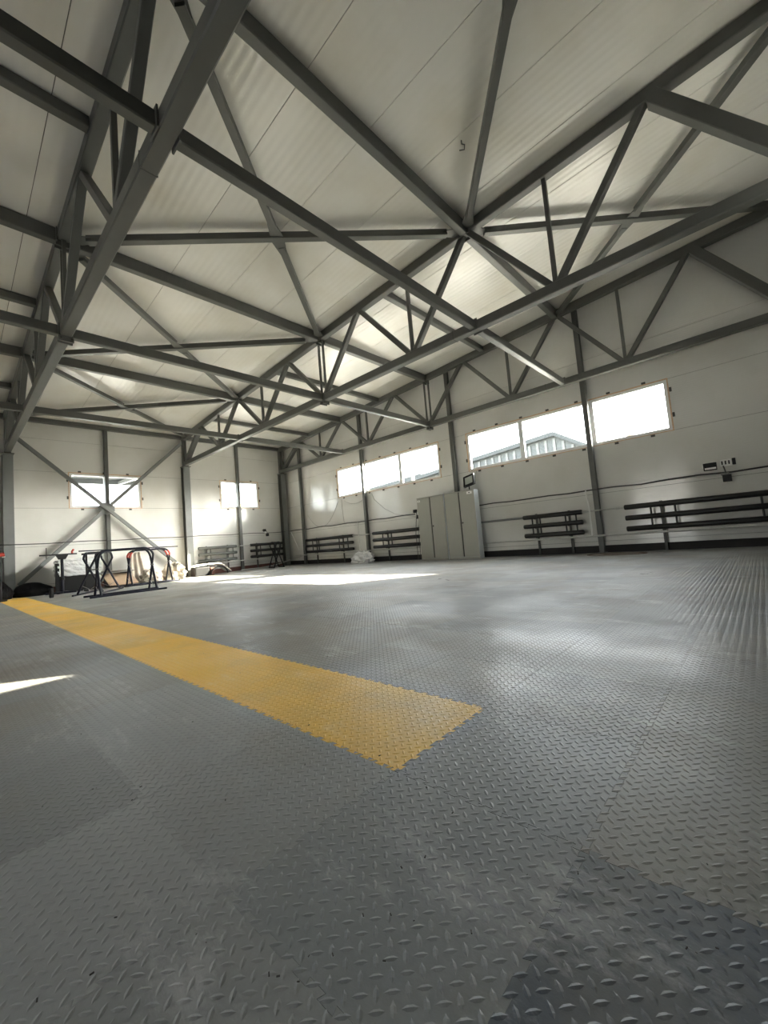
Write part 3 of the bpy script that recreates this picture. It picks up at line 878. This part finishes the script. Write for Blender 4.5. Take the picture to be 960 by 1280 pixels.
socket_cluster((14.60, GW - 0.19, 1.46), 0, 'black and white socket boxes on cable at right edge, above long heater')
socket_cluster((0.30, 8.85, 1.42), 1, 'small black and white socket box on left wall near the corner', False)
t = socket_cluster((7.28, GW - 0.19, 1.42), 0, 'small black socket box with hanging leads left of the cabinets', False)
for k in range(2):
    MB().tube([(7.26 + 0.1 * k, GW - 0.26, 1.3), (7.22 + 0.12 * k, GW - 0.30, 0.8), (7.24 + 0.1 * k, GW - 0.31, 0.02)], 0.008, 5).build('lead', 'cable', t)

# ================================================================== CABINETS
def cabinet(x0, x1, label, stickers):
    y0, y1, h = 9.62, GW - 0.30, 1.85
    y1 = y0 + 0.0
    yb = GW - 0.055 - 0.0
    yb = 9.86
    t = thing('metal_cabinet', ((x0 + x1) / 2, y0, 0), label, 'cabinet', 'grey metal cabinets')
    MB().box(x0, x1, y0 + 0.02, yb, 0.0, h).build('body', 'cab_body_lit', t, bevel=0.006)
    MB().box(x0 + 0.012, x1 - 0.012, y0 + 0.016, y0 + 0.021, 0.06, h - 0.022).build('gap', 'cab_side', t)
    MB().box(x0 + 0.004, x1 - 0.004, y0 + 0.002, y0 + 0.019, 0.0, 0.055).build('plinth', 'cab', t)
    MB().box(x0, x1, y0, y0 + 0.02, h - 0.02, h).build('top_rail', 'cab', t)
    xm = (x0 + x1) / 2
    ds = []
    for a, b in ((x0 + 0.008, xm - 0.019), (xm + 0.019, x1 - 0.008)):
        dr = MB().box(a, b, y0, y0 + 0.018, 0.062, h - 0.026).build('door', 'cab', t, bevel=0.004); ds.append(dr)
    lk = MB().tube([(xm + 0.06, y0 - 0.02, 0.98), (xm + 0.06, y0 + 0.002, 0.98)], 0.016, 10).build('lock', 'clip', ds[1])
    MB().box(xm + 0.05, xm + 0.07, y0 - 0.024, y0 - 0.02, 0.955, 1.005).build('lock', 'clip', ds[1])
    for di, a, b, z0, z1 in stickers:
        s = MB().box(a, b, y0 - 0.0022, y0 - 0.0002, z0, z1).build('sticker', 'white', ds[di])
        MB().box(a + (b - a) * 0.35, b - (b - a) * 0.35, y0 - 0.0032, y0 - 0.0023, z0 + (z1 - z0) * 0.35, z1 - (z1 - z0) * 0.35).build('sticker_print', 'ink', ds[di])
    return t
cabinet(7.525, 8.478, 'left grey metal two door cabinet against the window wall', [(0, 7.55, 7.65, 1.72, 1.78)])
cabinet(8.512, 9.47, 'right grey metal two door cabinet against the window wall', [(1, 9.25, 9.41, 1.74, 1.81)])
t = tag(MB().box(8.44, 8.52, 9.606, 9.66, 1.8505, 1.872).build('joining_clip', 'white'), 'small white clip joining the tops of both cabinets', 'clip')

# floodlight standing on the right cabinet
fx, fy, fz = 9.30, 9.74, 1.852
t = thing('floodlight', (fx, fy, fz), 'black square floodlight tilted on top of the right cabinet', 'lamp')
Rm = Matrix.Rotation(math.radians(-12), 3, 'Y') @ Matrix.Rotation(math.radians(-22), 3, 'X')
def rot_box(mm, x0, x1, y0, y1, z0, z1, c=Vector((0, 0, 0.26))):
    k = MB().box(x0, x1, y0, y1, z0, z1)
    mm.add([Vector((fx, fy, fz)) + c + Rm @ Vector(v) for v in k.v], k.f); return mm
mm = MB()
W2 = 0.17
rot_box(mm, -W2, W2, -0.035, 0.035, 0.115, 0.16); rot_box(mm, -W2, W2, -0.035, 0.035, -0.16, -0.115)
rot_box(mm, -W2, -0.125, -0.035, 0.035, -0.115, 0.115); rot_box(mm, 0.125, W2, -0.035, 0.035, -0.115, 0.115)
rot_box(mm, -0.13, 0.13, 0.015, 0.05, -0.12, 0.12)
mm.build('housing', 'black', t)
rot_box(MB(), -0.124, 0.124, -0.02, -0.012, -0.114, 0.114).build('glass', 'lens', t)
mm = MB(); mm.tube([(fx - 0.02, fy, fz), (fx - 0.02, fy, fz + 0.12)], 0.015, 6); mm.box(fx - 0.08, fx + 0.06, fy - 0.05, fy + 0.05, fz, fz + 0.012)
mm.build('bracket', 'black', t)
MB().tube([(fx + 0.02, fy + 0.03, fz + 0.42), (fx + 0.03, GW - 0.1, 2.2), (fx + 0.04, GW - 0.02, 2.39)], 0.005, 5).build('lead', 'cable', t)

# ================================================================== LOOSE THINGS ALONG THE WALLS
def blob(name, c, size, material, seed, amp=0.25, sub=4, parent=None, flat=True, lump=3.0):
    bm = bmesh.new(); bmesh.ops.create_icosphere(bm, subdivisions=sub, radius=1.0)
    from mathutils import noise as N
    for v in bm.verts:
        p = v.co.copy()
        k = 1 + amp * N.noise(p * lump + Vector((seed, seed * 1.7, 0))) + amp * 0.6 * abs(N.noise(p * lump * 2.3 + Vector((0, seed, seed))))
        # creases
        k += amp * 0.35 * abs(N.noise(p * lump * 5 + Vector((seed, 0, 3))))
        q = p * k
        z = q.z
        if flat and z < -0.35: z = -0.35
        v.co = Vector((q.x * size[0], q.y * size[1], (z + 0.35) / 1.35 * size[2]))
    me = bpy.data.meshes.new(name); bm.to_mesh(me); bm.free()
    me.materials.append(M[material])
    o = bpy.data.objects.new(name, me); COL.objects.link(o)
    if parent is not None:
        o.parent = parent; o.location = Vector(c) - parent.location
    else: o.location = c
    return o
tag(blob('plastic_bag', (5.05, 9.62, 0), (0.40, 0.26, 0.34), 'film_c', 2.3, 0.45), 'crumpled white plastic bag on floor left of cabinets', 'bag')

# folding trestles: two U frames of bent tube crossing in an X, each on a skid
def trestle(loc, rz, label, length=1.06, h=0.97, spread=0.55, top=0.24, red=False, material='navy', skid=0.2):
    t = thing('folding_trestle', loc, label, 'trestle', 'folding tube trestles')
    t.rotation_euler = (0, 0, rz)
    def part(mb, name, m_, par=t):
        me_o = mb.build(name, m_); me_o.parent = par; return me_o
    R = 0.20
    for s in (-1, 1):
        # profile position along the leg: foot at s*spread/2, top at -s*top/2
        def P(u, z):
            f = z / h
            # legs cross at ~0.6 h
            x = s * (spread / 2) * (1 - f / 0.60) if f < 0.60 else -s * (top / 2) * min(1.0, (f - 0.60) / 0.25)
            return (x, u, z)
        pts = [P(-length / 2, 0.025), P(-length / 2, 0.3), P(-length / 2, h * 0.60), P(-length / 2, h - R)]
        for k in range(1, 6):
            a = k / 6 * math.pi / 2
            pts.append(P(-length / 2 + R * (1 - math.cos(a)), h - R + R * math.sin(a)))
        for k in range(6, 0, -1):
            a = k / 6 * math.pi / 2
            pts.append(P(length / 2 - R * (1 - math.cos(a)), h - R + R * math.sin(a)))
        pts += [P(length / 2, h - R), P(length / 2, h * 0.60), P(length / 2, 0.3), P(length / 2, 0.025)]
        fr = part(MB().tube(pts, 0.024, 8), 'tube_frame', material)
        part(MB().tube([(s * spread / 2, -length / 2 - skid, 0.02), (s * spread / 2, length / 2 + skid, 0.02)], 0.02, 8), 'skid', material)
        if red:
            for u in (-1, 1):
                tp = []
                for k in range(0, 4):
                    a = k / 6 * math.pi / 2
                    tp.append(P(u * (length / 2 - R * (1 - math.cos(a))), h - R + R * math.sin(a)))
                o = part(MB().tube(tp, 0.027, 8), 'tape_wrap', 'red')
    for u in (-1, 1):
        part(MB().tube([(-0.04, u * length / 2, h * 0.60), (0.04, u * length / 2, h * 0.60)], 0.024, 8), 'hinge_bolt', 'clip')
        part(MB().tube([(-spread * 0.32, u * (length / 2 - 0.0), 0.22), (0, u * length / 2, 0.12), (spread * 0.32, u * (length / 2), 0.22)], 0.006, 5), 'stay_strap', 'wire')
    part(MB().bar((0, -length / 2 + 0.2, h - 0.0), (0, length / 2 - 0.2, h - 0.0), 0.20, 0.02), 'top_bar', material)
    return t
trestle((4.62, 2.74, 0), math.radians(0), 'front navy folding trestle with X legs, standing on the open floor', red=False)
trestle((1.75, 4.10, 0), math.radians(0), 'folding trestle with red taped corners before the beige film heap', red=True, h=1.0)
trestle((2.95, 2.60, 0), math.radians(58), 'dark folding trestle standing beside the film wrapped crate', h=0.98)
trestle((1.15, 8.72, 0), math.radians(80), 'narrow dark folding trestle in front of heater at the far corner', length=0.5, h=0.98, spread=0.4, red=False, skid=0.02, material='black')

# beam laid across the two trestles' tops: long flat steel bar
t = tag(MB().bar((2.2, 2.35, 1.06), (1.62, 4.95, 1.045), 0.05, 0.03).build('flat_bar', 'navy'), 'long dark flat bar lying across the rear trestles', 'bar')

# roller stand: T post with round base and a long cross bar
t = thing('roller_stand', (1.35, 2.13, 0), 'black T shaped roller stand before the film wrapped crate', 'stand')
MB().tube([(1.35, 2.13, 0.04), (1.35, 2.13, 0.98)], 0.035, 10).build('post', 'navy', t)
MB().tube([(1.35, 2.13, 0.35), (1.35, 2.13, 0.42)], 0.05, 10).build('clamp_collar', 'black', t)
MB().bar((1.2, 1.80, 0.03), (1.5, 2.40, 0.03), 0.07, 0.05).build('base_bar', 'navy', t)
MB().bar((1.55, 2.0, 0.03), (1.15, 2.26, 0.03), 0.07, 0.05).build('base_bar', 'navy', t)
MB().bar((1.45, 1.66, 1.03), (1.28, 2.46, 1.03), 0.05, 0.035).build('cross_bar', 'black', t)
MB().prism([(2.00, 1.012), (2.26, 1.012), (2.20, 0.90), (2.06, 0.90)], 0, 1.30, 1.40).build('head_block', 'black', t)
MB().tube([(1.42, 1.80, 0.94), (1.43, 1.80, 1.22)], 0.010, 6).build('peg', 'clip', t)
for yy in (2.36,): MB().tube([(1.30, yy, 1.04), (1.30, yy, 1.10), (1.33, yy + 0.03, 1.15)], 0.026, 6).build('red_ribbon', 'red', t)
# second stand of square posts
t = thing('post_frame', (1.66, 2.7, 0), 'black frame of two square posts and a cross rail beside roller stand', 'frame')
for yy in (2.60, 2.82):
    MB().bar((1.66, yy, 0.0), (1.66, yy, 0.99), 0.04, 0.04, up=(1, 0, 0)).build('post', 'black', t)
MB().bar((1.66, 2.50, 0.99), (1.66, 3.05, 1.01), 0.05, 0.05).build('cross_rail', 'black', t)
MB().bar((1.66, 2.60, 0.55), (1.66, 2.84, 0.56), 0.03, 0.03).build('cross_rail', 'black', t)
for yy in (2.58, 2.84): MB().bar((1.5, yy, 0.02), (1.8, yy, 0.02), 0.05, 0.04).build('foot', 'black', t)
# small bollard-like foot
t = thing('stand_foot', (2.75, 1.70, 0), 'small black upright stub standing on floor left of the trestles', 'stub')
MB().tube([(2.75, 1.70, 0.0), (2.75, 1.70, 0.02), (2.75, 1.70, 0.10), (2.75, 1.70, 0.17)], [0.035, 0.045, 0.045, 0.04], 10).build('sleeve', 'black', t)
MB().tube([(2.75, 1.70, 0.16), (2.75, 1.70, 0.22)], 0.05, 10).build('cap', 'black', t)

# film wrapped crate
t = thing('wrapped_crate', (0.75, 2.55, 0), 'dark crate wrapped in clear film by the left wall', 'crate')
MB().box(0.45, 1.05, 2.12, 3.02, 0.02, 0.50).build('box_body', 'black', t, bevel=0.01)
MB().box(0.50, 1.00, 2.16, 2.98, 0.50, 0.78).build('upper_load', 'wire', t, bevel=0.02)
for yy in (2.12, 2.52, 2.90): MB().box(0.45, 1.06, yy, yy + 0.10, 0.0, 0.02).build('runner', 'black', t)
bm = bmesh.new(); bmesh.ops.create_cube(bm, size=1.0)
bmesh.ops.subdivide_edges(bm, edges=bm.edges[:], cuts=14, use_grid_fill=True)
from mathutils import noise as NZ
for v in bm.verts:
    p = v.co.copy(); nrm = p.normalized()
    v.co = Vector((p.x * 0.62, p.y * 0.94, p.z * 0.40)) + nrm * 0.05 * NZ.noise(p * 6) + nrm * 0.03 * abs(NZ.noise(p * 14)) + nrm * 0.02
me = bpy.data.meshes.new('film_wrap'); bm.to_mesh(me); bm.free(); me.materials.append(M['film'])
o = bpy.data.objects.new('film_wrap', me); COL.objects.link(o); o.parent = t; o.location = (0.0, 0.02, 0.66)
# black corner post of the crate
MB().box(0.98, 1.08, 2.03, 2.11, 0.0, 0.80).build('corner_post', 'black', t)

# black tarp covered pile along the left wall
tag(blob('tarp_pile', (0.66, 1.60, 0), (0.30, 0.40, 0.34), 'tarp', 5.1, 0.15, lump=1.6), 'low pile covered in black tarp at the foot of left wall', 'pile')
tag(blob('tarp_bundle', (0.85, 0.80, 0), (0.5, 0.36, 0.52), 'tarp', 8.4, 0.2, lump=1.4), 'rounded black tarp bundle at the left edge of the picture', 'bundle')
# red lamp of something standing at the very edge
t = thing('signal_stand', (1.75, 0.86, 0), 'black stand with a red lamp head at the left picture edge', 'stand')
MB().tube([(1.75, 0.90, 0), (1.75, 0.90, 1.05)], 0.03, 8).build('pole', 'black', t)
MB().tube([(1.75, 0.90, 0), (1.75, 0.90, 0.03)], 0.12, 12).build('base', 'black', t)
MB().tube([(1.75, 0.82, 1.09), (1.75, 0.98, 1.11)], 0.05, 10).build('lamp_head', 'red', t)
MB().box(1.77, 1.81, 0.93, 0.99, 1.04, 1.06).build('reflector', 'white', t)

# cardboard sheets and the dark box below
t = thing('cardboard_stack', (0.9, 3.7, 0), 'brown cardboard sheets leaning on a dark box behind the trestles', 'cardboard')
def slab(mm, c, sx, sy, sz, rx, ry, rz):
    k = MB().box(-sx / 2, sx / 2, -sy / 2, sy / 2, -sz / 2, sz / 2)
    Rr = Matrix.Rotation(rz, 3, 'Z') @ Matrix.Rotation(ry, 3, 'Y') @ Matrix.Rotation(rx, 3, 'X')
    mm.add([Vector(c) + Rr @ Vector(v) for v in k.v], k.f); return mm
slab(MB(), (1.13, 3.50, 0.22), 0.70, 0.75, 0.02, 0, math.radians(28), 0.1).build('sheet', 'card', t)
slab(MB(), (0.74, 3.50, 0.43), 0.62, 0.85, 0.015, math.radians(2), math.radians(4), -0.05).build('sheet', 'wire', t)
slab(MB(), (0.72, 3.50, 0.455), 0.5, 0.7, 0.012, math.radians(-2), math.radians(-3), 0.12).build('sheet', 'film_w', t)
MB().box(0.45, 0.85, 3.25, 3.88, 0.0, 0.40).build('dark_box', 'black', t, bevel=0.02)

# heaps of milky film
tag(blob('film_heap', (1.02, 4.33, 0), (0.30, 0.26, 0.36), 'film_w', 1.2, 0.45), 'beige crumpled film heap behind red taped trestle', 'film')
tag(blob('film_heap', (0.86, 5.08, 0), (0.38, 0.28, 0.50), 'film_w', 4.2, 0.45), 'taller beige film heap against the middle column', 'film')
# curtain of film hanging against the brace
bm = bmesh.new()
bmesh.ops.create_grid(bm, x_segments=14, y_segments=14, size=0.5)
for v in bm.verts:
    p = v.co.copy()
    f = p.y + 0.5
    wv = (0.75 - 0.35 * f)
    v.co = Vector((0.34 + 0.04 * math.sin(p.x * 16 + f * 2) + 0.07 * (1 - f) + 0.03 * NZ.noise(Vector((p.x * 5, f * 5, 2))), 4.16 + p.x * wv * 0.7, 0.02 + f * 0.95))
ge = bmesh.ops.solidify(bm, geom=bm.faces[:], thickness=0.01)
me = bpy.data.meshes.new('film_drape'); bm.to_mesh(me); bm.free(); me.materials.append(M['film_w'])
for p_ in me.polygons: p_.use_smooth = True
o = bpy.data.objects.new('film_drape', me); COL.objects.link(o)
tag(o, 'beige film sheet draped on the foot of the wall brace', 'film')

# white curved body panel resting on dark parts
t = thing('body_panel', (0.75, 6.1, 0), 'white curved car body panel lying at foot of the left wall', 'panel')
n = 12; top = []; bot = []
for k in range(n + 1):
    f = k / n; y = 5.68 + f * 1.30
    z = 0.36 + 0.05 * math.sin(f * math.pi) - (0.26 * max(0, f - 0.72) / 0.28 if f > 0.72 else 0)
    top.append((y, z)); bot.append((y, z - 0.035))
MB().prism(top + bot[::-1], 0, 0.48, 0.98).build('shell', 'bumper', t)
arc = [(0.97, 6.55 + 0.30 * math.cos(a), 0.02 + 0.26 * math.sin(a)) for a in [k * math.pi / 10 for k in range(11)]]
MB().tube(arc, 0.022, 8).build('wheel_arch_trim', 'black', t)
MB().box(0.50, 0.90, 5.75, 6.25, 0.0, 0.30).build('support_block', 'black', t, bevel=0.03)
MB().box(0.52, 0.88, 6.28, 6.42, 0.0, 0.26).build('support_block', 'brick', t, bevel=0.02)

# ceiling hook, rust ring on the floor, chips
hk = [(12.70, 4.62, roof_z(12.70) - 0.0), (12.70, 4.62, roof_z(12.70) - 0.05), (12.74, 4.62, roof_z(12.70) - 0.09), (12.72, 4.64, roof_z(12.70) - 0.13), (12.66, 4.62, roof_z(12.70) - 0.11)]
cable('ceiling_hook', hk, 0.008, 'small bent wire hook on the roof panel near brace', 'clip', 'hook')
mm = MB(); ring = []
pts = [(12.75 + 0.55 * math.cos(a), 9.35 + 0.22 * math.sin(a), 0.006) for a in [k * 2 * math.pi / 24 for k in range(24)]]
mm.tube(pts + [pts[0]], 0.008, 5, cap=False)
o = mm.build('wire_loop', 'rust'); tag(o, 'rusty wire loop lying flat before the short heater', 'wire')
mm = MB(); rr = random.Random(11)
for k in range(90):
    f = rr.random(); dd = 0.7 + 4.5 * f * f; an = rr.uniform(0.72, 2.2) + math.pi / 4
    x = CAM.x + dd * math.cos(an + 0.2); y = CAM.y + dd * math.sin(an + 0.2); s_ = rr.uniform(0.0008, 0.0022)
    a2 = rr.uniform(0, 3)
    mm.bar((x, y, 0.003), (x + s_ * 3 * math.cos(a2), y + s_ * 3 * math.sin(a2), 0.003), s_, s_ * 0.8)
o = mm.build('floor_debris', 'debris'); o['kind'] = 'stuff'; o['label'] = 'scattered tiny dark chips on the tile floor'; o['category'] = 'debris'

# ================================================================== OUTSIDE
g = MB().box(-160, 160, -120, 160, -0.6, -0.26).build('ground', 'asphalt'); struct(g, 'pale yard outside the windows')
def ribbed_house(prof, y0, y1, label):
    """shed with its ribbed end to the hall; prof = roof line [(x, z), ...] from left to right"""
    x0, x1 = prof[0][0], prof[-1][0]
    t = thing('shed_building', ((x0 + x1) / 2, y0, -0.26), label, 'building')
    def zt(x):
        for (xa, za), (xb, zb) in zip(prof, prof[1:]):
            if xa <= x <= xb: return za + (zb - za) * (x - xa) / (xb - xa)
        return prof[-1][1]
    MB().prism([(x0, -0.26), (x1, -0.26)] + prof[::-1], 1, y0, y1).build('wall_block', 'clad', t)
    n = int((x1 - x0) / 0.55)
    for k in range(n):
        x = x0 + (k + 0.5) * (x1 - x0) / n
        MB().box(x - 0.08, x + 0.08, y0 - 0.08, y0, -0.2, zt(x) - 0.1).build('cladding_rib', 'rib', t)
    for (xa, za), (xb, zb) in zip(prof, prof[1:]):
        MB().prism([(xa, za), (xb, zb), (xb, zb + 0.28), (xa, za + 0.28)], 1, y0 - 0.35, y1 + 0.3).build('roof_slope', 'cladroof', t)
    return t
ribbed_house([(-9.0, 5.2), (5.74, 6.5), (9.8, 3.9)], 27.0, 40.0, 'ribbed shed with a peaked roof seen through the right long window')
ribbed_house([(-26.0, 6.2), (-13.0, 6.9), (-10.5, 7.05), (-9.2, 6.0)], 34.0, 48.0, 'long ribbed shed seen through the left long window')
def pole(x, y, h, label):
    t = thing('utility_pole', (x, y, -0.26), label, 'pole')
    MB().tube([(x, y, -0.26), (x, y, h)], [0.13, 0.09], 8).build('shaft', 'bark', t)
    MB().bar((x - 0.6, y - 0.6, h - 0.5), (x + 0.6, y + 0.6, h - 0.5), 0.08, 0.1).build('cross_arm', 'bark', t)
    return t
pole(-9.0, 11.2, 9, 'thin utility pole outside the smaller left window')
pole(12.0, 16.0, 9, 'thin utility pole outside the right long window')
pole(-1.5, 21.0, 10, 'thin utility pole outside the left long window')
def tree(x, y, h, seed, label):
    t = thing('tree', (x, y, -0.26), label, 'tree', 'trees outside')
    MB().tube([(x, y, -0.26), (x, y, h * 0.6)], [0.15, 0.06], 7).build('trunk', 'bark', t)
    rr = random.Random(seed); mm = MB()
    for k in range(500):
        p = Vector((rr.gauss(0, 1), rr.gauss(0, 1), rr.gauss(0, 1))); p.normalize(); p *= rr.random() ** 0.4
        c = Vector((x + p.x * h * 0.28, y + p.y * h * 0.28, h * 0.62 + p.z * h * 0.4)); s_ = rr.uniform(0.10, 0.22)
        a = Vector((rr.uniform(-1, 1), rr.uniform(-1, 1), rr.uniform(-1, 1))).normalized() * s_; b = a.cross(Vector((0.3, 0.5, 0.8))).normalized() * s_ * 0.6
        mm.add([c - a, c + b, c + a, c - b], [(0, 1, 2, 3)])
    f = mm.build('foliage', 'leaf', t, fix=False); f['kind'] = 'stuff'
    return t
for k, (x, y, h) in enumerate(((-15, 14.0, 6.0), (-19.5, 18.2, 6.6), (-14.5, 20.5, 5.8))):
    tree(x, y, h, k, '%s yellow green tree outside the smaller left window' % ['leftmost', 'middle', 'rightmost'][k])
# overhead canopy beams outside the wider left window
t = thing('canopy_frame', (-3.0, 3.5, -0.26), 'open steel canopy frame outside the wider left window', 'canopy')
for yy in (1.0, 3.0, 5.0, 7.0): MB().bar((-0.5, yy, 3.75), (-4.5, yy, 4.0), 0.1, 0.12).build('rafter', 'steel_l', t)
MB().bar((-4.5, 0.5, 4.02), (-4.5, 7.5, 4.02), 0.14, 0.18).build('edge_beam', 'steel_l', t)
for yy in (0.6, 7.4): MB().bar((-4.5, yy, -0.26), (-4.5, yy, 3.95), 0.12, 0.12, up=(1, 0, 0)).build('post', 'steel_l', t)
MB().box(-4.7, -0.25, 0.8, 7.2, 4.12, 4.15).build('roof_sheet', 'clad', t)
